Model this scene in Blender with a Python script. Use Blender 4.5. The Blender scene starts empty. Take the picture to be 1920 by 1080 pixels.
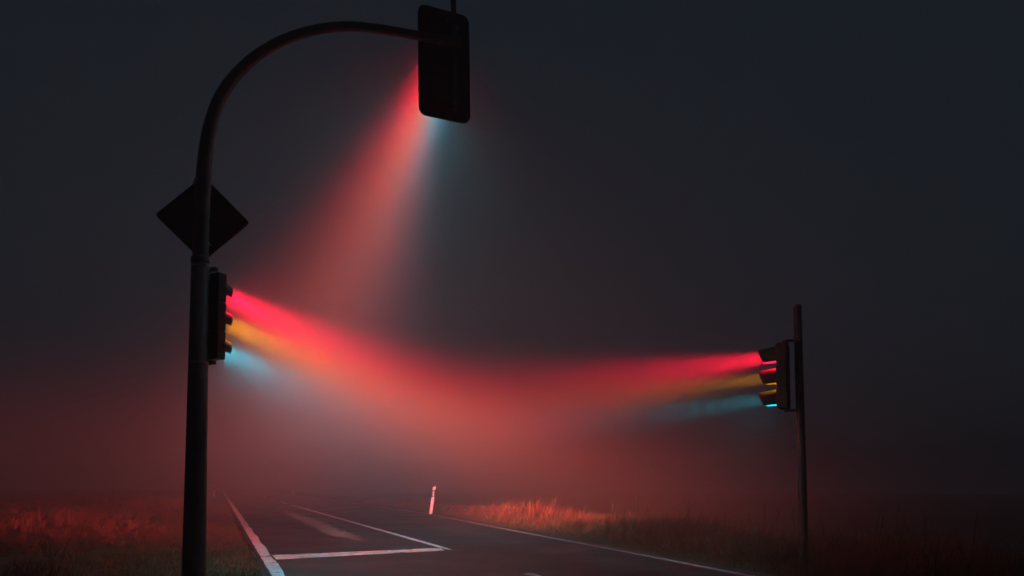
import bpy, bmesh, math, random
import numpy as np
from mathutils import Vector, Matrix

sc = bpy.context.scene
COL = sc.collection
R = math.radians

# ------------------------------------------------------------------ camera
cd = bpy.data.cameras.new('camera')
cam = bpy.data.objects.new('camera', cd)
COL.objects.link(cam)
cam.location = (0, 0, 1.1)
cam.rotation_euler = (R(92.6), 0, 0)
cd.lens = 24.0
cd.sensor_width = 36.0
cd.shift_y = 0.1614
cd.clip_start = 0.05
cd.clip_end = 2000
sc.camera = cam

# ------------------------------------------------------------------ night sky, exposure
SKY = (0.0092, 0.0140, 0.0196)
world = bpy.data.worlds.new('World')
sc.world = world
world.use_nodes = True
bg = world.node_tree.nodes['Background']
bg.inputs['Color'].default_value = (*SKY, 1)
bg.inputs['Strength'].default_value = 1.0

sc.view_settings.view_transform = 'Standard'
sc.view_settings.look = 'None'
sc.view_settings.exposure = 0.0
sc.view_settings.gamma = 1.0
sc.view_settings.use_curve_mapping = False
sc.render.engine = 'CYCLES'
cy = sc.cycles
cy.use_denoising = True
try:
    cy.denoiser = 'OPENIMAGEDENOISE'
except Exception:
    pass
cy.use_adaptive_sampling = False
cy.max_bounces = 8
cy.diffuse_bounces = 2
cy.glossy_bounces = 2
cy.volume_bounces = 5
cy.transmission_bounces = 2
cy.sample_clamp_indirect = 1.5
cy.caustics_reflective = False
cy.caustics_refractive = False

# strength of the signal lamps (W) and the fog
FOG = 0.015
ANISO = 0.25
# per head and lamp (red, amber, green): half-widths of the beam in degrees sideways, above and below its axis, and its sideways aim
BEAM = {'overhead': ((10, 5, 10, 1), (8, 5, 8, 2), (11, 6, 11, -2)),
        'mast': ((16.5, 5, 7.5, 7), (15, 5, 7, 7), (20, 6, 14, 11)),
        'post': ((15, 5, 12, 0), (14, 5, 7, 0), (16, 5, 8, 0))}
RED, AMBER, GREEN = (1.0, 0.006, 0.040), (1.0, 0.36, 0.0), (0.0, 0.62, 0.80)
P_HEAD = {'overhead': (21500, 5600, 2900), 'mast': (20500, 5600, 2700), 'post': (7400, 1500, 800)}   # directed beam of each lamp, W
GLOW = {'overhead': (900, 350, 1700), 'mast': (2300, 800, 1450), 'post': (300, 60, 300)}   # radiance of the lenses

# ------------------------------------------------------------------ materials
def mat(name, base, rough=0.6, metal=0.0, var=0.25, scale=6.0, bump=0.0, bscale=80.0, spec=0.5):
    m = bpy.data.materials.new(name)
    m.use_nodes = True
    nt = m.node_tree
    b = nt.nodes['Principled BSDF']
    tc = nt.nodes.new('ShaderNodeTexCoord')
    nz = nt.nodes.new('ShaderNodeTexNoise')
    nz.inputs['Scale'].default_value = scale
    nz.inputs['Detail'].default_value = 8
    nt.links.new(tc.outputs['Object'], nz.inputs['Vector'])
    rp = nt.nodes.new('ShaderNodeValToRGB')
    rp.color_ramp.elements[0].position = 0.3
    rp.color_ramp.elements[1].position = 0.7
    rp.color_ramp.elements[0].color = (*[c * (1 - var) for c in base], 1)
    rp.color_ramp.elements[1].color = (*[min(1, c * (1 + var)) for c in base], 1)
    nt.links.new(nz.outputs['Fac'], rp.inputs['Fac'])
    nt.links.new(rp.outputs['Color'], b.inputs['Base Color'])
    b.inputs['Roughness'].default_value = rough
    b.inputs['Metallic'].default_value = metal
    b.inputs['Specular IOR Level'].default_value = spec
    if bump:
        n2 = nt.nodes.new('ShaderNodeTexNoise')
        n2.inputs['Scale'].default_value = bscale
        n2.inputs['Detail'].default_value = 6
        nt.links.new(tc.outputs['Object'], n2.inputs['Vector'])
        bp = nt.nodes.new('ShaderNodeBump')
        bp.inputs['Strength'].default_value = bump
        bp.inputs['Distance'].default_value = 0.02
        nt.links.new(n2.outputs['Fac'], bp.inputs['Height'])
        nt.links.new(bp.outputs['Normal'], b.inputs['Normal'])
    return m

M = {}
M['steel'] = mat('weathered_galvanised_steel', (0.085, 0.08, 0.075), 0.65, 0.2, 0.3, 9, 0.15, 60)
M['housing'] = mat('dark_green_black_polycarbonate', (0.022, 0.024, 0.022), 0.5, 0, 0.3, 12, 0.08, 120)
M['plate'] = mat('matt_black_contrast_plate', (0.018, 0.018, 0.018), 0.7, 0, 0.3, 8)
M['visor'] = mat('black_visor_plastic', (0.03, 0.03, 0.03), 0.55, 0, 0.2, 10)
M['sign_back'] = mat('grey_sign_back', (0.05, 0.05, 0.05), 0.6, 0.2, 0.3, 7)
M['sign_white'] = mat('white_sign_sheeting', (0.75, 0.75, 0.73), 0.4, 0, 0.05, 9)
M['sign_yellow'] = mat('yellow_sign_sheeting', (0.75, 0.45, 0.02), 0.4, 0, 0.05, 9)
M['strap'] = mat('steel_band', (0.3, 0.29, 0.28), 0.4, 0.7, 0.2, 30)
M['post_white'] = mat('white_plastic_post', (0.88, 0.87, 0.85), 0.45, 0, 0.06, 14)
M['post_black'] = mat('black_plastic_band', (0.02, 0.02, 0.02), 0.5, 0, 0.2, 14)
M['reflector'] = mat('white_reflector', (0.88, 0.88, 0.86), 0.2, 0, 0.03, 60, 0.3, 300)
M['concrete'] = mat('concrete', (0.25, 0.24, 0.22), 0.85, 0, 0.3, 9, 0.4, 70)

def lens_mat(name, col, strength):
    m = bpy.data.materials.new(name)
    m.use_nodes = True
    b = m.node_tree.nodes['Principled BSDF']
    b.inputs['Base Color'].default_value = (*[0.25 * c + 0.02 for c in col], 1)
    b.inputs['Roughness'].default_value = 0.25
    b.inputs['Emission Color'].default_value = (*col, 1)
    b.inputs['Emission Strength'].default_value = strength
    nt = m.node_tree
    tc = nt.nodes.new('ShaderNodeTexCoord')
    v = nt.nodes.new('ShaderNodeTexVoronoi')
    v.inputs['Scale'].default_value = 70
    nt.links.new(tc.outputs['Object'], v.inputs['Vector'])
    bp = nt.nodes.new('ShaderNodeBump')
    bp.inputs['Strength'].default_value = 0.3
    bp.inputs['Distance'].default_value = 0.005
    nt.links.new(v.outputs['Distance'], bp.inputs['Height'])
    nt.links.new(bp.outputs['Normal'], b.inputs['Normal'])
    return m

def N(nt, t, **kw):
    n = nt.nodes.new(t)
    for k, v in kw.items():
        if k in n.inputs:
            n.inputs[k].default_value = v
        else:
            setattr(n, k, v)
    return n

def ramp(nt, src, p0, p1, c0=(0, 0, 0, 1), c1=(1, 1, 1, 1)):
    r = nt.nodes.new('ShaderNodeValToRGB')
    r.color_ramp.elements[0].position = p0
    r.color_ramp.elements[1].position = p1
    r.color_ramp.elements[0].color = c0
    r.color_ramp.elements[1].color = c1
    nt.links.new(src, r.inputs['Fac'])
    return r.outputs['Color']

def mixc(nt, fac, a, b, mode='MIX'):
    m = nt.nodes.new('ShaderNodeMix')
    m.data_type = 'RGBA'
    m.blend_type = mode
    for sock, v in ((m.inputs[0], fac), (m.inputs[6], a), (m.inputs[7], b)):
        if hasattr(v, 'is_linked'):
            nt.links.new(v, sock)
        else:
            sock.default_value = v
    return m.outputs[2]

def math_n(nt, op, a, b=0.0, c=0.0, clamp=False):
    m = nt.nodes.new('ShaderNodeMath')
    m.operation = op
    m.use_clamp = clamp
    for i, v in enumerate((a, b, c)):
        if hasattr(v, 'is_linked'):
            nt.links.new(v, m.inputs[i])
        else:
            m.inputs[i].default_value = v
    return m.outputs[0]

def asphalt_mat():
    m = bpy.data.materials.new('worn_damp_asphalt')
    m.use_nodes = True
    nt = m.node_tree
    b = nt.nodes['Principled BSDF']
    tc = N(nt, 'ShaderNodeTexCoord')
    P = tc.outputs['Object']
    big = N(nt, 'ShaderNodeTexNoise', Scale=0.7, Detail=6)
    nt.links.new(P, big.inputs['Vector'])
    fine = N(nt, 'ShaderNodeTexNoise', Scale=130.0, Detail=3)
    nt.links.new(P, fine.inputs['Vector'])
    vor = N(nt, 'ShaderNodeTexVoronoi', Scale=90.0)
    nt.links.new(P, vor.inputs['Vector'])
    c = mixc(nt, ramp(nt, big.outputs['Fac'], 0.35, 0.7), (0.028, 0.027, 0.028, 1), (0.066, 0.064, 0.062, 1))
    c = mixc(nt, ramp(nt, vor.outputs['Distance'], 0.12, 0.35), (0.10, 0.098, 0.094, 1), c)
    # stretched streaks along the driving direction: tyre polish and dried mud
    mp = N(nt, 'ShaderNodeMapping')
    mp.inputs['Scale'].default_value = (8.0, 1.7, 1)
    mp.inputs['Rotation'].default_value = (0, 0, R(-14))
    nt.links.new(P, mp.inputs['Vector'])
    st = N(nt, 'ShaderNodeTexNoise', Scale=1.0, Detail=9, Roughness=0.7)
    nt.links.new(mp.outputs['Vector'], st.inputs['Vector'])
    sx = N(nt, 'ShaderNodeSeparateXYZ')
    nt.links.new(P, sx.inputs[0])
    wob = math_n(nt, 'MULTIPLY_ADD', big.outputs['Fac'], 0.5, -0.25)
    x = math_n(nt, 'ADD', sx.outputs[0], wob)
    # dried mud dragged along the middle of the lane between the wheel tracks
    d = math_n(nt, 'DIVIDE', math_n(nt, 'ABSOLUTE', math_n(nt, 'SUBTRACT', x, 1.86)), 0.50)
    band = math_n(nt, 'SUBTRACT', 1.0, d, clamp=True)
    y = sx.outputs[1]
    near = math_n(nt, 'DIVIDE', math_n(nt, 'ADD', y, 0.55), 4.5, clamp=True)
    far = math_n(nt, 'DIVIDE', math_n(nt, 'SUBTRACT', 24.0, y), 14.0, clamp=True)
    msk = math_n(nt, 'MULTIPLY', math_n(nt, 'MULTIPLY', band, near), far)
    mud = math_n(nt, 'ADD', math_n(nt, 'MULTIPLY', msk, 0.95), math_n(nt, 'SUBTRACT', st.outputs['Fac'], 0.5))
    mud = math_n(nt, 'MULTIPLY', ramp(nt, mud, 0.30, 0.72), math_n(nt, 'MULTIPLY', msk, 2.5, clamp=True))
    c = mixc(nt, mud, c, (0.38, 0.32, 0.27, 1))
    # faint paler wheel polish in the other lane
    d2 = math_n(nt, 'DIVIDE', math_n(nt, 'ABSOLUTE', math_n(nt, 'SUBTRACT', x, 4.55)), 0.55)
    b2 = math_n(nt, 'MULTIPLY', math_n(nt, 'SUBTRACT', 1.0, d2, clamp=True), st.outputs['Fac'])
    c = mixc(nt, math_n(nt, 'MULTIPLY', b2, 0.9, clamp=True), c, (0.105, 0.10, 0.095, 1))
    # hairline cracks
    ck = N(nt, 'ShaderNodeTexVoronoi', Scale=0.55, feature='DISTANCE_TO_EDGE')
    wn = N(nt, 'ShaderNodeTexNoise', Scale=2.0, Detail=5)
    nt.links.new(P, wn.inputs['Vector'])
    pv = mixc(nt, 0.25, P, wn.outputs['Color'])
    nt.links.new(pv, ck.inputs['Vector'])
    crk = ramp(nt, ck.outputs['Distance'], 0.0, 0.006, (1, 1, 1, 1), (0, 0, 0, 1))
    c = mixc(nt, math_n(nt, 'MULTIPLY', crk, 0.5), c, (0.012, 0.012, 0.012, 1))
    nt.links.new(c, b.inputs['Base Color'])
    r = ramp(nt, big.outputs['Fac'], 0.35, 0.65, (0.38,) * 3 + (1,), (0.68,) * 3 + (1,))
    nt.links.new(r, b.inputs['Roughness'])
    bp = N(nt, 'ShaderNodeBump', Strength=1.0, Distance=0.014)
    h = math_n(nt, 'ADD', vor.outputs['Distance'], fine.outputs['Fac'])
    nt.links.new(h, bp.inputs['Height'])
    nt.links.new(bp.outputs['Normal'], b.inputs['Normal'])
    return m

def paint_mat(name, base, wear):
    m = bpy.data.materials.new(name)
    m.use_nodes = True
    nt = m.node_tree
    b = nt.nodes['Principled BSDF']
    tc = N(nt, 'ShaderNodeTexCoord')
    P = tc.outputs['Object']
    n1 = N(nt, 'ShaderNodeTexNoise', Scale=4.5, Detail=11, Roughness=0.8)
    mp = N(nt, 'ShaderNodeMapping')
    mp.inputs['Scale'].default_value = (1.0, 1.6, 1)
    nt.links.new(P, mp.inputs['Vector'])
    nt.links.new(mp.outputs['Vector'], n1.inputs['Vector'])
    n2 = N(nt, 'ShaderNodeTexNoise', Scale=40.0, Detail=5)
    nt.links.new(P, n2.inputs['Vector'])
    c = mixc(nt, ramp(nt, n2.outputs['Fac'], 0.3, 0.7), (*[x * 0.82 for x in base], 1), (*base, 1))
    c = mixc(nt, ramp(nt, n1.outputs['Fac'], wear, wear + 0.06), (0.07, 0.066, 0.062, 1), c)
    nt.links.new(c, b.inputs['Base Color'])
    b.inputs['Roughness'].default_value = 0.7
    bp = N(nt, 'ShaderNodeBump', Strength=0.4, Distance=0.005)
    nt.links.new(n2.outputs['Fac'], bp.inputs['Height'])
    nt.links.new(bp.outputs['Normal'], b.inputs['Normal'])
    return m

M['asphalt'] = asphalt_mat()
M['paint'] = paint_mat('worn_white_road_paint', (0.78, 0.77, 0.75), 0.42)
M['paint_thin'] = paint_mat('faded_white_edge_paint', (0.52, 0.51, 0.49), 0.40)
M['ground'] = mat('dry_grass_soil', (0.075, 0.062, 0.035), 0.95, 0, 0.45, 3.0, 0.8, 25, spec=0.1)

def grass_mat(name, lo, hi):
    m = bpy.data.materials.new(name)
    m.use_nodes = True
    nt = m.node_tree
    b = nt.nodes['Principled BSDF']
    at = N(nt, 'ShaderNodeAttribute', attribute_name='tint')
    c = mixc(nt, at.outputs['Fac'], (*lo, 1), (*hi, 1))
    nt.links.new(c, b.inputs['Base Color'])
    b.inputs['Roughness'].default_value = 0.75
    b.inputs['Specular IOR Level'].default_value = 0.2
    return m

M['straw'] = grass_mat('dry_straw_grass', (0.055, 0.028, 0.015), (0.29, 0.145, 0.08))
M['verge'] = grass_mat('short_verge_grass', (0.032, 0.026, 0.012), (0.13, 0.085, 0.038))

# ------------------------------------------------------------------ builders
def obj(name, bm, m, parent=None, smooth=False):
    me = bpy.data.meshes.new(name)
    bm.normal_update()
    bm.to_mesh(me)
    bm.free()
    me.materials.append(m)
    if smooth:
        me.polygons.foreach_set('use_smooth', [True] * len(me.polygons))
    o = bpy.data.objects.new(name, me)
    COL.objects.link(o)
    if parent:
        o.parent = parent
    return o

def thing(name, label, cat, loc=(0, 0, 0), rot=(0, 0, 0), group=None):
    o = bpy.data.objects.new(name, None)
    COL.objects.link(o)
    o.empty_display_size = 0.2
    o.location = loc
    o.rotation_euler = rot
    o['label'] = label
    o['category'] = cat
    if group:
        o['group'] = group
    return o

def box(bm, cx, cy_, cz, sx, sy, sz, bev=0.0, seg=2, rot=None):
    r = bmesh.ops.create_cube(bm, size=1.0)
    vs = r['verts']
    for v in vs:
        v.co = Vector((v.co.x * sx, v.co.y * sy, v.co.z * sz))
    if bev:
        es = list({e for v in vs for e in v.link_edges})
        g = bmesh.ops.bevel(bm, geom=es, offset=bev, segments=seg, profile=0.5, affect='EDGES')
        vs = list({v for f in g['faces'] for v in f.verts} | {v for v in vs if v.is_valid})
    for v in vs:
        if rot:
            v.co = rot @ v.co
        v.co += Vector((cx, cy_, cz))

def tube(bm, pts, rads, n=20, caps=True):
    pts = [Vector(p) for p in pts]
    rings = []
    side = None
    for i, p in enumerate(pts):
        a = pts[max(0, i - 1)]
        c = pts[min(len(pts) - 1, i + 1)]
        t = (c - a).normalized()
        if side is None:
            ref = Vector((0, 1, 0)) if abs(t.y) < 0.9 else Vector((1, 0, 0))
            side = t.cross(ref).normalized()
        else:
            side = (side - t * side.dot(t)).normalized()
        up = t.cross(side)
        rings.append([bm.verts.new(p + (side * math.cos(2 * math.pi * k / n) + up * math.sin(2 * math.pi * k / n)) * rads[i]) for k in range(n)])
    for a, b in zip(rings, rings[1:]):
        for k in range(n):
            bm.faces.new((a[k], a[(k + 1) % n], b[(k + 1) % n], b[k]))
    if caps:
        bm.faces.new(list(reversed(rings[0])))
        bm.faces.new(rings[-1])

def prism(bm, outline, y0, y1):
    """outline of (x, z) points extruded along y"""
    a = [bm.verts.new((x, y0, z)) for x, z in outline]
    b = [bm.verts.new((x, y1, z)) for x, z in outline]
    n = len(a)
    bm.faces.new(a)
    bm.faces.new(list(reversed(b)))
    for i in range(n):
        bm.faces.new((a[i], b[i], b[(i + 1) % n], a[(i + 1) % n]))
    bmesh.ops.recalc_face_normals(bm, faces=bm.faces[:])

def round_rect(w, h, r, n=8):
    out = []
    for cx, cz, a0 in ((w / 2 - r, h / 2 - r, 0), (-w / 2 + r, h / 2 - r, 90), (-w / 2 + r, -h / 2 + r, 180), (w / 2 - r, -h / 2 + r, 270)):
        for k in range(n + 1):
            a = R(a0 + 90 * k / n)
            out.append((cx + r * math.cos(a), cz + r * math.sin(a)))
    return out

# the road's own frame: local x across the carriageway, local y along it
ROAD_O = Vector((-4.075, 11.159, 0))
ROAD_A = math.atan2(0.395, 0.919)
RM = Matrix.Translation(ROAD_O) @ Matrix.Rotation(ROAD_A, 4, 'Z')
DIR = Vector((-math.sin(ROAD_A), math.cos(ROAD_A), 0))
NRM = Vector((math.cos(ROAD_A), math.sin(ROAD_A), 0))

def rl(t, s, z=0.0):
    return RM @ Vector((t, s, z))

def sheet(name, o_bm, m, kind='structure'):
    o = obj(name, o_bm, m)
    o.matrix_world = RM
    o['kind'] = kind
    return o

RS = np.array([-40, -25, -12, -5.4, -2.8, 1.65, 5.8, 12, 18, 26, 150.0])
RT = np.array([4.75, 4.8, 4.95, 5.19, 5.42, 5.68, 5.98, 6.42, 6.58, 6.6, 6.6])
def right_line(s):
    s = np.asarray(s, float)
    k = np.linspace(-1.5, 1.5, 7)
    return np.mean([np.interp(s + d, RS, RT) for d in k], axis=0)

rng = np.random.default_rng(7)
random.seed(7)

# ------------------------------------------------------------------ ground
def vnoise(x, y, seed=0):
    """cheap smooth noise, sum of rotated sines"""
    g = np.random.default_rng(seed)
    v = 0
    for k in range(7):
        a = g.uniform(0, 6.28)
        f = g.uniform(0.6, 1.6)
        v = v + np.sin((x * math.cos(a) + y * math.sin(a)) * f + g.uniform(0, 6.28))
    return v / 7 * 1.6

def ground_z(t, s):
    er = right_line(s)
    out = np.maximum(-0.16 - t, t - (er + 0.34))
    k = np.clip(out / 0.8, 0, 1)
    k = k * k * (3 - 2 * k)
    far = np.clip(out / 12, 0, 1)
    bank = np.where(t > 3, 0.10, 0.02)
    z = k * (bank + 0.05 * vnoise(t * 1.1, s * 1.1, 3) + 0.10 * far * vnoise(t * 0.25, s * 0.25, 4))
    z = np.where((t < 3), z + 0.12 * far, z)
    drop = np.clip((t - er - 2.6) / 5.0, 0, 1)
    z = z - 1.0 * drop * drop * (3 - 2 * drop)
    return z - 0.03 + 0.012 * np.clip(out * 20, 0, 1)

def spaced(a, b, lo, hi, fine):
    mid = np.arange(lo, hi + 1e-6, fine)
    n = 26
    q = np.linspace(0, 1, n + 1)[1:] ** 2.2
    return np.concatenate([(lo + (a - lo) * q)[::-1], mid, hi + (b - hi) * q])

tt = spaced(-135, 135, -12, 13, 0.2)
ss = spaced(-60, 135, -9, 22, 0.35)
T, S = np.meshgrid(tt, ss)
Z = ground_z(T, S)
co = np.stack([T, S, Z], -1).reshape(-1, 3)
nx, ny = len(tt), len(ss)
idx = np.arange(nx * ny).reshape(ny, nx)
faces = np.stack([idx[:-1, :-1], idx[:-1, 1:], idx[1:, 1:], idx[1:, :-1]], -1).reshape(-1, 4)
me = bpy.data.meshes.new('ground')
me.from_pydata(co.tolist(), [], faces.tolist())
me.materials.append(M['ground'])
me.polygons.foreach_set('use_smooth', [True] * len(me.polygons))
g = bpy.data.objects.new('ground', me)
COL.objects.link(g)
g.matrix_world = RM
g['kind'] = 'structure'

# ------------------------------------------------------------------ road and markings
def strip(tl, tr, s_list, z, jitter=0.0):
    bm = bmesh.new()
    prev = None
    for s in s_list:
        a = tl(s) if callable(tl) else tl
        b = tr(s) if callable(tr) else tr
        if jitter:
            a += random.uniform(-jitter, jitter)
            b += random.uniform(-jitter, jitter)
        v = (bm.verts.new((a, s, z)), bm.verts.new((b, s, z)))
        if prev:
            bm.faces.new((prev[0], prev[1], v[1], v[0]))
        prev = v
    return bm

s_fine = np.concatenate([np.arange(-20, 25, 0.22), np.linspace(25, 120, 60)])
sheet('road', strip(lambda s: -0.13 + 0.035 * math.sin(s * 1.7) * math.sin(s * 0.63 + 1), lambda s: float(right_line(s)) + 0.3 + 0.05 * math.sin(s * 1.1), s_fine, 0.0, 0.022), M['asphalt'])
sA = np.concatenate([[-18, -12], np.arange(-8, -0.73, 0.18)])
sB = np.concatenate([np.arange(-0.70, 25, 0.18), np.linspace(25, 118, 70)])
lw = lambda s: 0.105 + 0.012 * math.sin(s * 2.3)
sheet('edge_line', strip(-0.055, lw, sA, 0.004, 0.006), M['paint'])
sheet('edge_line', strip(-0.055, lw, sB, 0.004, 0.006), M['paint'])
sheet('edge_line', strip(lambda s: float(right_line(s)) - 0.05, lambda s: float(right_line(s)) + 0.06, np.concatenate([np.arange(-12, 25, 0.2), np.linspace(25, 118, 70)]), 0.004, 0.005), M['paint_thin'])
# the stop line runs from the edge line to the start of the centre line
def poly(pts, z):
    bm = bmesh.new()
    n = 24
    (a, b, c, d) = [Vector((p[0], p[1], z)) for p in pts]   # a,b near side; d,c far side
    rows = []
    for k in range(n + 1):
        u = k / n
        j = 0.008
        rows.append((bm.verts.new(a.lerp(b, u) + Vector((0, random.uniform(-j, j), 0))), bm.verts.new(d.lerp(c, u) + Vector((0, random.uniform(-j, j), 0)))))
    for p, q in zip(rows, rows[1:]):
        bm.faces.new((p[0], q[0], q[1], p[1]))
    return bm
sheet('stop_line', poly([(0.135, -1.30), (2.80, -0.98), (2.88, -0.50), (0.125, -0.62)], 0.004), M['paint'])
# solid centre line up to the stop line, its near end cut to a point
bm = bmesh.new()
cl = [(-0.98, 2.93, 2.95), (-0.42, 2.875, 2.985)] + [(s, 2.87, 2.99) for s in np.concatenate([np.arange(-0.1, 26, 0.3)])]
prev = None
for s, a, b in cl:
    j = random.uniform(-0.004, 0.004)
    v = (bm.verts.new((a + j, s, 0.004)), bm.verts.new((b + j, s, 0.004)))
    if prev:
        bm.faces.new((prev[0], prev[1], v[1], v[0]))
    prev = v
sheet('centre_line', bm, M['paint'])
for s0 in (-8.0 + -4.0 * 2, -8.15):
    sheet('centre_dash', strip(2.80, 2.92, np.linspace(s0, s0 + 4.0, 14), 0.004, 0.005), M['paint'])
for k in range(7):
    s0 = 28.5 + k * 9
    sheet('centre_dash', strip(2.87, 2.99, np.linspace(s0, s0 + 5, 8), 0.004, 0.004), M['paint'])

# ------------------------------------------------------------------ grass
def blades(name, t, s, h, w, lean, m, label_bias=0.0, seed=1):
    g = np.random.default_rng(seed)
    n = len(t)
    z0 = ground_z(t, s) - 0.02
    az = g.uniform(0, 2 * np.pi, n)
    bend = g.uniform(0.15, 1.0, n) * lean
    ca, sa = np.cos(az), np.sin(az)
    base = np.stack([t, s, z0], 1)
    d = np.stack([ca, sa, np.zeros(n)], 1)
    # common wind lean
    wind = np.array([0.25, 0.10, 0])
    wd = np.stack([-sa, ca, np.zeros(n)], 1)
    # blade side faces a random way
    up = np.array([0, 0, 1.0])
    hh = h[:, None]
    p1 = base + up * hh * 0.5 + (d * bend[:, None] * 0.18 + wind * 0.12) * hh
    p2 = base + up * hh * (0.95 - 0.25 * bend[:, None] ** 2) + (d * bend[:, None] * 0.62 + wind * 0.45) * hh
    ww = (w * g.uniform(0.6, 1.3, n))[:, None] * wd
    V = np.concatenate([base - ww, base + ww, p1 - ww * 0.7, p1 + ww * 0.7, p2], 1).reshape(-1, 3)
    b = np.arange(n) * 5
    tri = np.stack([np.stack([b, b + 1, b + 3], 1), np.stack([b, b + 3, b + 2], 1), np.stack([b + 2, b + 3, b + 4], 1)], 1).reshape(-1, 3)
    me = bpy.data.meshes.new(name)
    me.vertices.add(len(V))
    me.vertices.foreach_set('co', V.ravel())
    nt = len(tri)
    me.loops.add(nt * 3)
    me.loops.foreach_set('vertex_index', tri.ravel().astype(np.int32))
    me.polygons.add(nt)
    me.polygons.foreach_set('loop_start', np.arange(nt, dtype=np.int32) * 3)
    me.polygons.foreach_set('loop_total', np.full(nt, 3, dtype=np.int32))
    me.update(calc_edges=True)
    at = me.attributes.new('tint', 'FLOAT', 'POINT')
    tv = np.repeat(np.clip(g.beta(1.6, 2.0, n) + label_bias, 0, 1), 5)
    at.data.foreach_set('value', tv.astype(np.float32))
    me.materials.append(m)
    o = bpy.data.objects.new(name, me)
    COL.objects.link(o)
    o.matrix_world = RM
    o['kind'] = 'stuff'
    return o

def scatter_tufts(n, per, tf, sf, spread, g):
    """n tufts of `per` blades each; returns t, s, tuft size factor per blade"""
    t = tf(n); s = sf(n)
    k = g.uniform(0.55, 1.25, n)
    T = np.repeat(t, per) + g.normal(0, spread, n * per)
    S = np.repeat(s, per) + g.normal(0, spread, n * per)
    return T, S, np.repeat(k, per)


def tussocks(name, t, s, H, per, m, bias, seed, wscale):
    """arching clumps of dry grass: blades fan out of each clump and droop at the tip"""
    g = np.random.default_rng(seed)
    n = len(t) * per
    rad = np.repeat(0.035 + 0.10 * H, per) * np.sqrt(g.random(n))
    az = g.uniform(0, 2 * np.pi, n)
    T = np.repeat(t, per) + rad * np.cos(az)
    S = np.repeat(s, per) + rad * np.sin(az)
    az2 = az + g.normal(0, 0.7, n)
    hh = np.repeat(H, per) * g.uniform(0.55, 1.15, n)
    arch = g.beta(1.8, 1.5, n) * 1.25 + 0.12
    z0 = ground_z(T, S) - 0.02
    d = np.stack([np.cos(az2), np.sin(az2), np.zeros(n)], 1)
    wd = np.stack([-np.sin(az2 + g.normal(0, 0.8, n)), np.cos(az2), np.zeros(n)], 1)
    tuft_wind = np.repeat(g.normal(0.16, 0.16, len(t)), per)
    w = (0.0036 * g.uniform(0.6, 1.4, n) * np.repeat(wscale, per))[:, None]
    V = []
    base = np.stack([T, S, z0], 1)
    for f, wf in ((0, 1.0), (0.40, 0.85), (0.75, 0.55), (1.0, 0.0)):
        p = base + d * (hh * arch * 0.75 * f ** 1.8)[:, None] + np.array([1, 0.25, 0]) * (hh * tuft_wind * f ** 1.5)[:, None]
        p = p + np.array([0, 0, 1.0]) * (hh * (f - 0.48 * arch * f ** 2.6))[:, None]
        if wf:
            V += [p - wd * w * wf, p + wd * w * wf]
        else:
            V.append(p)
    V = np.concatenate(V, 1).reshape(-1, 3)
    b = np.arange(n) * 7
    tri = np.stack([np.stack([b + i, b + j, b + k], 1) for i, j, k in ((0, 1, 3), (0, 3, 2), (2, 3, 5), (2, 5, 4), (4, 5, 6))], 1).reshape(-1, 3)
    me = bpy.data.meshes.new(name)
    me.vertices.add(len(V))
    me.vertices.foreach_set('co', V.ravel())
    nt = len(tri)
    me.loops.add(nt * 3)
    me.loops.foreach_set('vertex_index', tri.ravel().astype(np.int32))
    me.polygons.add(nt)
    me.polygons.foreach_set('loop_start', np.arange(nt, dtype=np.int32) * 3)
    me.polygons.foreach_set('loop_total', np.full(nt, 3, dtype=np.int32))
    me.update(calc_edges=True)
    at = me.attributes.new('tint', 'FLOAT', 'POINT')
    tv = np.repeat(np.clip(g.normal(0.45 + bias, 0.2, n) + np.repeat(g.normal(0, 0.16, len(t)), per), 0, 1), 7)
    at.data.foreach_set('value', tv.astype(np.float32))
    me.materials.append(m)
    o = bpy.data.objects.new(name, me)
    COL.objects.link(o)
    o.matrix_world = RM
    o['kind'] = 'stuff'
    return o

# tall dry grass, left field
g1 = np.random.default_rng(11)
n = 5200
s = -4.8 + 44 * g1.random(n) ** 1.9
t = -1.55 - 20 * g1.random(n) ** 1.35
edge = np.clip((-1.45 - t + 0.45 * vnoise(s * 1.2, t * 0.3, 9)) / 1.1, 0.2, 1)
H = 0.27 * edge * np.exp(g1.normal(0, 0.30, n)) * np.clip(0.95 + 0.75 * vnoise(t * 1.1, s * 1.1, 21), 0.3, 1.9)
keep = (g1.random(n) < np.clip(0.75 + 0.8 * vnoise(t * 1.6, s * 1.6, 51), 0.15, 1))
ws = 1 + np.maximum(s, 0) * 0.03
tussocks('tall_grass', t[keep], s[keep], H[keep], 36, M['straw'], -0.05, 31, ws[keep])

# tall dry grass on the right-hand bank
g2 = np.random.default_rng(12)
n = 4300
s = -9.0 + 40 * g2.random(n) ** 1.6
off = 0.70 + 3.6 * g2.random(n) ** 1.1
t = right_line(s) + off
grow = np.clip((off - 0.45 + 0.30 * vnoise(s * 1.5, s * 0.3, 19)) / 0.9, 0.15, 1)
taper = np.interp(s, [-9, -4, 0, 5, 9, 12, 16, 24, 60], [0.72, 0.85, 1.0, 0.95, 0.75, 0.45, 0.34, 0.3, 0.3])
H = 0.42 * grow * taper * np.exp(g2.normal(0, 0.30, n)) * np.clip(0.95 + 0.45 * vnoise(t * 1.0, s * 1.0, 22), 0.55, 1.5)
keep = ((t - 6.45) ** 2 + (s + 5.0) ** 2 > 0.10) & (g2.random(n) < np.clip(0.8 + 0.7 * vnoise(t * 1.6, s * 1.6, 52), 0.2, 1))
ws = 1 + np.maximum(s, 0) * 0.03
tussocks('tall_grass', t[keep], s[keep], H[keep], 40, M['straw'], 0.05, 32, ws[keep])

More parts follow.
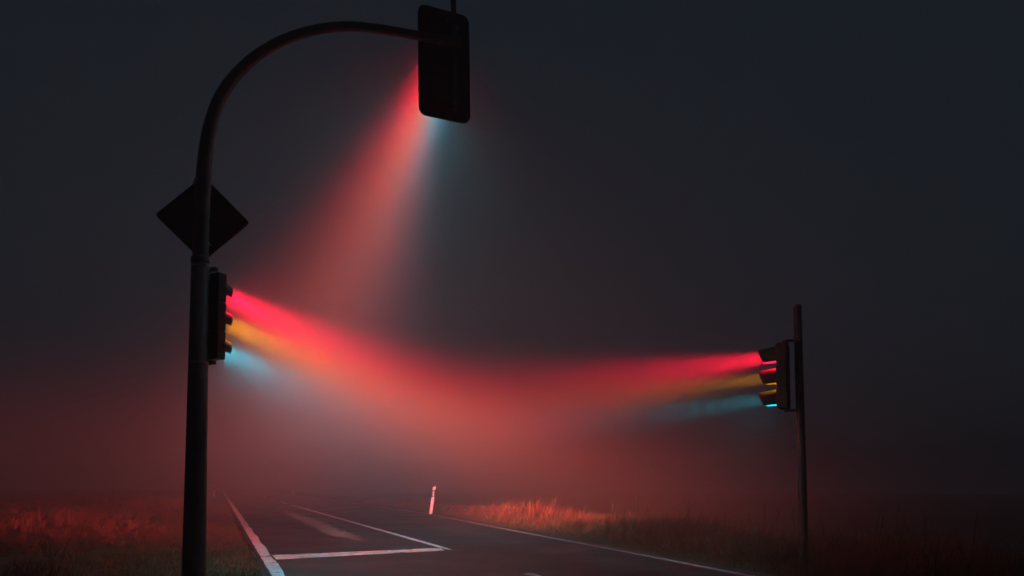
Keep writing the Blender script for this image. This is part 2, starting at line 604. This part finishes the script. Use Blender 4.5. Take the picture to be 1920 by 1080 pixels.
# short verge grass on both sides
g3 = np.random.default_rng(13)
n = 60000
s = -4.5 + 34 * g3.random(n) ** 1.8
t = -0.10 - 2.0 * g3.random(n)
h = g3.uniform(0.03, 0.11, n) * np.clip((-t - 0.02) / 0.25, 0.35, 1) * np.clip(1 + 0.5 * vnoise(t * 3, s * 3, 5), 0.4, 1.6)
t = t + 0.06 * vnoise(s * 3.0, s * 0.7, 41)
ok = t < -0.07
blades('verge_grass', t[ok], s[ok], h[ok], np.full(ok.sum(), 0.004), 1.0, M['verge'], 0, 33)
n = 45000
s = -8.0 + 36 * g3.random(n) ** 1.6
off = 0.30 + 1.0 * g3.random(n) ** 1.2
t = right_line(s) + off + 0.05 * vnoise(s * 3.0, s * 0.7, 42)
h = g3.uniform(0.03, 0.12, n) * np.clip((off - 0.2) / 0.4, 0.3, 1.2)
blades('verge_grass', t, s, h, np.full(n, 0.004), 1.0, M['verge'], 0.15, 34)

# a few upright weed stalks with seed heads above the right-hand grass
def stalks(name, spots, m):
    bm = bmesh.new()
    for t, s, h in spots:
        z = float(ground_z(np.array([t]), np.array([s]))[0])
        dx, dy = random.uniform(-0.12, 0.2) * h, random.uniform(-0.1, 0.1) * h
        p = [(t, s, z), (t + dx * 0.3, s + dy * 0.3, z + h * 0.55), (t + dx, s + dy, z + h)]
        tube(bm, p, [0.0035, 0.0025, 0.0015], 4)
        for k in range(9):
            f = 0.7 + 0.3 * k / 9
            q = Vector(p[1]).lerp(Vector(p[2]), (f - 0.55) / 0.45)
            a = random.uniform(0, 6.28)
            e = q + Vector((math.cos(a) * 0.035, math.sin(a) * 0.035, 0.04))
            tube(bm, [q, q.lerp(e, 0.5) + Vector((0, 0, .005)), e], [0.001, 0.0035, 0.001], 4)
    o = obj(name, bm, m)
    o.matrix_world = RM
    o['kind'] = 'stuff'
    la = o.data.attributes.new('tint', 'FLOAT', 'POINT')
    la.data.foreach_set('value', [0.6] * len(o.data.vertices))
spots = []
for k in range(22):
    s_ = -6 + 24 * random.random() ** 1.4
    spots.append((float(right_line(s_)) + random.uniform(1.0, 2.6), s_, random.uniform(0.5, 0.75) * (1 if s_ < 11 else 0.6)))
for k in range(16):
    s_ = -2 + 18 * random.random() ** 1.4
    spots.append((-random.uniform(2.2, 7), s_, random.uniform(0.5, 0.85)))
stalks('weed_stalks', spots, M['straw'])

# ------------------------------------------------------------------ the curved signal mast
PX, PY = -3.242, 7.004
mast = thing('signal_mast', 'tall tapered steel mast curving over the road in an arched arm', 'signal mast', (PX, PY, -0.01))
bm = bmesh.new()
tube(bm, [(0, 0, 0), (0, 0, 0.2), (0.0, 0, 1.7), (0.0, 0, 3.43)], [0.116, 0.114, 0.100, 0.087], 28)
obj('pole', bm, M['steel'], mast, True)
prof = [(0, 3.42), (0.004, 3.9), (0.012, 4.26), (0.028, 4.56), (0.07, 4.89), (0.18, 5.26), (0.40, 5.62), (0.68, 5.915), (1.01, 6.15), (1.40, 6.325), (1.78, 6.405), (2.10, 6.44), (2.40, 6.465), (2.62, 6.484), (2.85, 6.506)]
def catmull(pts, sub=5):
    P = [Vector((a, z, 0)) for a, z in pts]
    out = []
    for i in range(len(P) - 1):
        p0, p1, p2, p3 = P[max(0, i - 1)], P[i], P[i + 1], P[min(len(P) - 1, i + 2)]
        for k in range(sub):
            u = k / sub
            out.append(0.5 * ((2 * p1) + (p2 - p0) * u + (2 * p0 - 5 * p1 + 4 * p2 - p3) * u * u + (3 * p1 - p0 - 3 * p2 + p3) * u ** 3))
    out.append(P[-1])
    return out
cv = catmull(prof)
pts = [NRM * v.x + Vector((0, 0, v.y)) for v in cv]
rad = np.interp([v.y for v in cv], [3.4, 4.3, 5.3, 6.1, 6.52], [0.080, 0.076, 0.064, 0.055, 0.052])
bm = bmesh.new()
tube(bm, pts, list(rad), 24)
obj('arm', bm, M['steel'], mast, True)
bm = bmesh.new()
tube(bm, [(0, 0, 3.405), (0, 0, 3.42), (0, 0, 3.46), (0, 0, 3.475)], [0.089, 0.093, 0.093, 0.083], 28)
obj('collar', bm, M['steel'], mast, True)
bm = bmesh.new()
e = pts[-1]; ed = (pts[-1] - pts[-2]).normalized()
tube(bm, [e - ed * 0.03, e + ed * 0.004, e + ed * 0.012], [0.056, 0.056, 0.040], 20)
obj('end_cap', bm, M['steel'], mast, True)
bm = bmesh.new()
box(bm, 0, 0, 0.02, 0.36, 0.36, 0.035, 0.006)
obj('base_plate', bm, M['steel'], mast)
# ------------------------------------------------------------------ diamond sign, seen from behind
sg = thing('road_sign', 'diamond shaped sign seen from its dark back, strapped to the curved mast', 'road sign', (-3.272, 7.12, 3.905), (0, R(-0.8), R(16)))
hd = 0.462
def diamond(half, r, n=6):
    q = []
    for k, a in enumerate((0, 90, 180, 270)):
        cx, cz = (half - r * 1.414) * math.cos(R(a)), (half - r * 1.414) * math.sin(R(a))
        for j in range(n + 1):
            b = R(a - 45 + 90 * j / n)
            q.append((cx + r * math.cos(b), cz + r * math.sin(b)))
    return q
bm = bmesh.new()
prism(bm, diamond(hd, 0.035), -0.004, 0.004)
obj('panel', bm, M['sign_back'], sg)
# folded rim round the back
bm = bmesh.new()
o1, o2 = diamond(hd, 0.035), diamond(hd - 0.012, 0.03)
nn = len(o1)
va = [[bm.verts.new((x, y, z)) for x, z in o] for o, y in ((o1, -0.005), (o1, -0.022), (o2, -0.022), (o2, -0.005))]
for a, b in zip(va, va[1:]):
    for i in range(nn):
        bm.faces.new((a[i], a[(i + 1) % nn], b[(i + 1) % nn], b[i]))
bmesh.ops.recalc_face_normals(bm, faces=bm.faces[:])
obj('rim', bm, M['sign_back'], sg)
bm = bmesh.new()
prism(bm, diamond(hd - 0.006, 0.03), 0.005, 0.007)
obj('face', bm, M['sign_white'], sg)
bm = bmesh.new()
prism(bm, diamond(hd - 0.13, 0.02), 0.0085, 0.0105)
obj('face_diamond', bm, M['sign_yellow'], sg)
for z in (0.355, -0.30):
    bm = bmesh.new()
    tube(bm, [(-0.004, -0.106, z - 0.012), (-0.004, -0.106, z + 0.012)], [0.083 if z < 0 else 0.079] * 2, 24, False)
    box(bm, -0.004, -0.024, z, 0.10, 0.020, 0.03, 0.003)
    box(bm, 0.075, -0.10, z, 0.03, 0.03, 0.02, 0.003)
    obj('strap', bm, M['strap'], sg)
bm = bmesh.new()
tube(bm, [(0.012, -0.195, 0.02), (0.012, -0.18, 0.02)], [0.011, 0.011], 6)
obj('bolt', bm, M['strap'], sg)

# ------------------------------------------------------------------ traffic light heads
COLS = {'red': RED, 'amber': AMBER, 'green': GREEN}

def head(label, loc, rot, cw, ch, depth, vis_len, which, tilt, drop=6.0, wrap=118):
    """origin at the middle of the back face; local +y is where the lamps shine"""
    h = thing('traffic_light', label, 'traffic light', loc, rot, 'traffic lights glowing in the fog')
    R_ = min(cw, ch) * 0.36
    for i, (cname, pw) in enumerate(zip(('red', 'amber', 'green'), P_HEAD[which])):
        zc = (1 - i) * ch
        bm = bmesh.new()
        box(bm, 0, depth / 2, zc, cw, depth, ch - 0.003, 0.007, 2)
        # raised front door with its bezel
        box(bm, 0, depth + 0.006, zc, cw - 0.03, 0.02, ch - 0.035, 0.008, 2)
        # back ribs
        for x in (-cw * 0.3, cw * 0.3):
            box(bm, x, -0.004, zc, 0.016, 0.012, ch - 0.05, 0.003, 1)
        for hz_ in (-0.33, 0.33):
            tube(bm, [(-cw / 2 - 0.004, depth + 0.004, zc + ch * hz_ - 0.022), (-cw / 2 - 0.004, depth + 0.004, zc + ch * hz_ + 0.022)], [0.010, 0.010], 8)
        box(bm, cw / 2 + 0.004, depth * 0.8, zc, 0.012, 0.03, 0.035, 0.003, 1)
        cb = obj('chamber', bm, M['housing'], h)
        fy = depth + 0.016
        # domed lens
        bm = bmesh.new()
        rings = []
        for j in range(5):
            rr = R_ * math.cos(R(90 * j / 5))
            yy = fy + 0.032 * math.sin(R(90 * j / 5))
            rings.append([bm.verts.new((rr * math.cos(2 * math.pi * k / 24), yy, zc + rr * math.sin(2 * math.pi * k / 24))) for k in range(24)])
        tip = bm.verts.new((0, fy + 0.032, zc))
        for a, b in zip(rings, rings[1:]):
            for k in range(24):
                bm.faces.new((a[k], b[k], b[(k + 1) % 24], a[(k + 1) % 24]))
        for k in range(24):
            bm.faces.new((rings[-1][k], tip, rings[-1][(k + 1) % 24]))
        bmesh.ops.recalc_face_normals(bm, faces=bm.faces[:])
        ln = obj('lens', bm, lens_mat(cname + '_lens_glass', COLS[cname], GLOW[which][i]), cb, True)
        ln['label'] = cname + ' lit lens'
        # hooded visor, a tapering half tunnel
        bm = bmesh.new()
        nphi, ny_ = 26, 6
        ro, ri = R_ + 0.018, R_ + 0.013
        dn = math.tan(R(drop))
        grid = {}
        for a in range(nphi + 1):
            phi = R(-wrap + 2 * wrap * a / nphi)
            L = vis_len * (0.62 + 0.38 * (0.5 + 0.5 * math.cos(phi)) ** 0.7)
            for b in range(ny_ + 1):
                y = L * b / ny_
                sh = 1 - 0.10 * (b / ny_)
                for q, r in ((0, ro), (1, ri)):
                    grid[a, b, q] = bm.verts.new((r * sh * math.sin(phi), fy - 0.004 + y, zc + r * sh * math.cos(phi) - y * dn))
        for a in range(nphi):
            for b in range(ny_):
                bm.faces.new((grid[a, b, 0], grid[a + 1, b, 0], grid[a + 1, b + 1, 0], grid[a, b + 1, 0]))
                bm.faces.new((grid[a, b, 1], grid[a, b + 1, 1], grid[a + 1, b + 1, 1], grid[a + 1, b, 1]))
            bm.faces.new((grid[a, ny_, 0], grid[a + 1, ny_, 0], grid[a + 1, ny_, 1], grid[a, ny_, 1]))
        for a in (0, nphi):
            for b in range(ny_):
                bm.faces.new((grid[a, b, 0], grid[a, b + 1, 0], grid[a, b + 1, 1], grid[a, b, 1]))
        bmesh.ops.recalc_face_normals(bm, faces=bm.faces[:])
        obj('visor', bm, M['visor'], cb, True)
        # the lamp behind this lens
        ld = bpy.data.lights.new('signal_lamp', 'AREA')
        ld.shape = 'DISK'
        ld.size = R_ * 1.7
        ld.spread = R(180)
        ld.color = COLS[cname]
        ld.energy = pw
        lo = bpy.data.objects.new('signal_lamp', ld)
        COL.objects.link(lo)
        lo.parent = cb
        lo.location = (0, fy + 0.036, zc)
        sh, su, sd, pan = BEAM[which][i]
        lo.rotation_euler = (R(90 - tilt), 0, R(pan))   # -z of the lamp turned to +y
        photometry(lo, h, tilt, pan, sh, su, sd)
    return h

def photometry(lo, h, tilt, pan, sh, su, sd):
    """a signal lens throws its light wide to the sides, a little down and hardly up"""
    m3 = h.matrix_basis.to_3x3() @ Matrix.Rotation(R(pan), 3, 'Z') @ Matrix.Rotation(R(-tilt), 3, 'X')
    ax, rx, ux = m3 @ Vector((0, 1, 0)), m3 @ Vector((1, 0, 0)), m3 @ Vector((0, 0, 1))
    ld = lo.data
    ld.use_nodes = True
    nt = ld.node_tree
    em = [n for n in nt.nodes if n.type == 'EMISSION'][0]
    ge = N(nt, 'ShaderNodeNewGeometry')
    def dot(v):
        n = N(nt, 'ShaderNodeVectorMath', operation='DOT_PRODUCT')
        nt.links.new(ge.outputs['Incoming'], n.inputs[0])
        n.inputs[1].default_value = v
        return n.outputs['Value']
    f, r_, u = dot(ax), dot(rx), dot(ux)
    f = math_n(nt, 'MAXIMUM', f, 0.02)
    hq = math_n(nt, 'POWER', math_n(nt, 'DIVIDE', math_n(nt, 'ABSOLUTE', math_n(nt, 'DIVIDE', r_, f)), math.tan(R(sh))), 2.0)
    v = math_n(nt, 'DIVIDE', u, f)
    vu = math_n(nt, 'DIVIDE', math_n(nt, 'MAXIMUM', v, 0.0), math.tan(R(su)))
    vd = math_n(nt, 'DIVIDE', math_n(nt, 'MINIMUM', v, 0.0), math.tan(R(sd)))
    q = math_n(nt, 'ADD', hq, math_n(nt, 'ADD', math_n(nt, 'MULTIPLY', vu, vu), math_n(nt, 'MULTIPLY', vd, vd)))
    e = math_n(nt, 'POWER', 2.718, math_n(nt, 'MULTIPLY', q, -1.0))
    nt.links.new(e, em.inputs['Strength'])

# overhead head on the arm's end, with contrast plate and hanger
oh = head('overhead traffic light on a black rounded backplate, hung from the end of the arched arm', (-0.806, 8.20, 6.33), (0, R(-1.0), ROAD_A), 0.33, 0.345, 0.13, 0.21, 'overhead', 8.0)
bm = bmesh.new()
prism(bm, round_rect(0.665, 1.39, 0.10), 0.085, 0.105)
# hole is filled by the chambers, which pass through the plate's centre
obj('backplate', bm, M['plate'], oh)
bm = bmesh.new()
prism(bm, round_rect(0.665, 1.39, 0.10)[::1], 0.1055, 0.115)
obj('plate_edge', bm, M['plate'], oh)
bm = bmesh.new()
box(bm, 0.085, -0.03, 0.25, 0.062, 0.04, 1.75, 0.006)
obj('hanger_bar', bm, M['steel'], oh)
for z in (0.50, -0.48):
    bm = bmesh.new()
    box(bm, 0.045, -0.022, z, 0.13, 0.03, 0.05, 0.005)
    obj('bracket', bm, M['steel'], oh)
bm = bmesh.new()
box(bm, 0.03, -0.012, 0.555, 0.20, 0.05, 0.09, 0.02, 2)
obj('cap_housing', bm, M['housing'], oh)
bm = bmesh.new()
box(bm, 0.085, -0.055, 0.20, 0.10, 0.04, 0.15, 0.008)
obj('arm_clamp', bm, M['steel'], oh)
bm = bmesh.new()
tube(bm, [(0.085, -0.20, 0.30), (0.085, -0.17, 0.30)], [0.012, 0.012], 6)
obj('bolt', bm, M['strap'], oh)

# head on the side of the curved mast, turned towards the junction
a1 = R(-25)
lh = head('traffic light on the side of the curved mast, below the diamond sign', (-3.19, 7.10, 2.865), (0, 0, a1), 0.28, 0.305, 0.105, 0.125, 'mast', 6.0, 10)
for z in (0.50, -0.49):
    bm = bmesh.new()
    box(bm, -0.03, 0.03, z, 0.20, 0.05, 0.04, 0.006)
    obj('bracket', bm, M['steel'], lh)

# signal cables and their steel ties
def cable(label, pts, r=0.011):
    c = catmull3(pts)
    bm = bmesh.new()
    tube(bm, c, [r] * len(c), 8)
    return bm
def catmull3(P, sub=6):
    P = [Vector(p) for p in P]
    out = []
    for i in range(len(P) - 1):
        p0, p1, p2, p3 = P[max(0, i - 1)], P[i], P[i + 1], P[min(len(P) - 1, i + 2)]
        for k in range(sub):
            u = k / sub
            out.append(0.5 * ((2 * p1) + (p2 - p0) * u + (2 * p0 - 5 * p1 + 4 * p2 - p3) * u * u + (3 * p1 - p0 - 3 * p2 + p3) * u ** 3))
    return out + [P[-1]]
obj('cable', cable('', [(0.06, -0.02, -0.40), (0.02, -0.035, -0.52), (-0.03, -0.05, -0.56), (-0.08, -0.03, -0.52)]), M['housing'], lh, True)
obj('cable', cable('', [(-0.06, -0.01, 0.44), (-0.09, -0.05, 0.33), (-0.05, -0.10, 0.24), (0.03, -0.12, 0.23)], 0.010), M['housing'], oh, True)
for z, r in ((2.36, 0.0985), (3.37, 0.0905)):
    bm = bmesh.new()
    tube(bm, [(0, 0, z - 0.010), (0, 0, z + 0.010)], [r, r], 28)
    box(bm, r * 0.80, -r * 0.72, z, 0.03, 0.02, 0.018, 0.003)
    obj('tie_band', bm, M['strap'], mast, False)

# ------------------------------------------------------------------ right-hand signal post and its head
rp = thing('signal_post', 'slim straight steel signal post at the right edge of the road', 'signal post', (3.84, 9.04, -0.01), (0, 0, 0))
bm = bmesh.new()
tube(bm, [(0, 0, 0), (0, 0, 1.0), (-0.02, 0, 3.47)], [0.058, 0.056, 0.052], 22)
obj('pole', bm, M['steel'], rp, True)
bm = bmesh.new()
tube(bm, [(-0.02, 0, 3.47), (-0.02, 0, 3.492), (-0.02, 0, 3.51), (-0.02, 0, 3.518)], [0.055, 0.055, 0.040, 0.012], 22)
obj('cap', bm, M['steel'], rp, True)
bm = bmesh.new()
tube(bm, [(0, 0, 0), (0, 0, 0.05), (0, 0, 0.07)], [0.11, 0.11, 0.06], 22)
obj('base_collar', bm, M['steel'], rp, True)
a2 = R(60)
rh = head('traffic light with three long visors on the slim right-hand post', (3.665, 9.0, 2.535), (0, 0, a2), 0.285, 0.29, 0.12, 0.24, 'post', 2.0, 4, 138)
for z in (0.47, -0.46):
    bm = bmesh.new()
    box(bm, 0.0, -0.055, z, 0.05, 0.22, 0.035, 0.006)
    box(bm, 0.0, 0.03, z - math.copysign(0.022, z), 0.12, 0.06, 0.03, 0.006)
    obj('bracket', bm, M['steel'], rh)

# ------------------------------------------------------------------ delineator posts
def delineator(label, loc, lean, rz):
    p = thing('delineator_post', label, 'delineator post', loc, (0, R(lean), rz), 'white roadside delineator posts')
    def wedge(z0, z1, slant0, slant1, wx=0.12, wy=0.09):
        bm = bmesh.new()
        out = [(-wx / 2, -wy / 2), (wx / 2, -wy / 2), (wx / 2 * 0.35, wy / 2), (-wx / 2 * 0.35, wy / 2)]
        a = [bm.verts.new((x, y, z0 + slant0 * x / wx)) for x, y in out]
        b = [bm.verts.new((x, y, z1 + slant1 * x / wx)) for x, y in out]
        bm.faces.new(list(reversed(a)))
        bm.faces.new(b)
        for i in range(4):
            bm.faces.new((a[i], a[(i + 1) % 4], b[(i + 1) % 4], b[i]))
        es = [e for e in bm.edges]
        bmesh.ops.bevel(bm, geom=es, offset=0.006, segments=1, affect='EDGES')
        return bm
    obj('body', wedge(-0.03, 0.635, 0, 0.045), M['post_white'], p)
    obj('black_band', wedge(0.637, 0.893, 0.045, 0.045, 0.116, 0.086), M['post_black'], p)
    obj('cap', wedge(0.895, 1.02, 0.045, 0.05), M['post_white'], p)
    for y in (-1, 1):
        bm = bmesh.new()
        wx = 0.055 if y < 0 else 0.03
        box(bm, 0.0, -0.047 if y < 0 else 0.047, 0.765, wx, 0.008, 0.185, 0.003, 1)
        obj('reflector', bm, M['reflector'], p)
    return p
delineator('nearest white delineator post, leaning right, at the right edge of the road', (-3.04, 25.6, 0.0), 7.5, R(5))
delineator('distant white delineator post fading in the fog beside the left edge line', (-25.6, 58.8, 0.0), -1.0, R(12))
delineator('faintest delineator post, almost lost in fog between the lane lines and the near post', (-22.9, 71.5, 0.0), 3.0, R(12))

# ------------------------------------------------------------------ fog
bm = bmesh.new()
box(bm, -20, 45, 3.15, 300, 300, 11.3)
hz = bpy.data.meshes.new('haze')
bm.to_mesh(hz)
bm.free()
fm = bpy.data.materials.new('fog')
fm.use_nodes = True
nt = fm.node_tree
for nd in list(nt.nodes):
    if nd.type != 'OUTPUT_MATERIAL':
        nt.nodes.remove(nd)
out = [nd for nd in nt.nodes if nd.type == 'OUTPUT_MATERIAL'][0]
pv = nt.nodes.new('ShaderNodeVolumePrincipled')
pv.inputs['Color'].default_value = (0.72, 0.72, 0.72, 1)
pv.inputs['Density'].default_value = FOG
pv.inputs['Anisotropy'].default_value = ANISO
pv.inputs['Density Attribute'].default_value = ''
nt.links.new(pv.outputs['Volume'], out.inputs['Volume'])
hz.materials.append(fm)
ho = bpy.data.objects.new('haze', hz)
COL.objects.link(ho)
ho['kind'] = 'stuff'
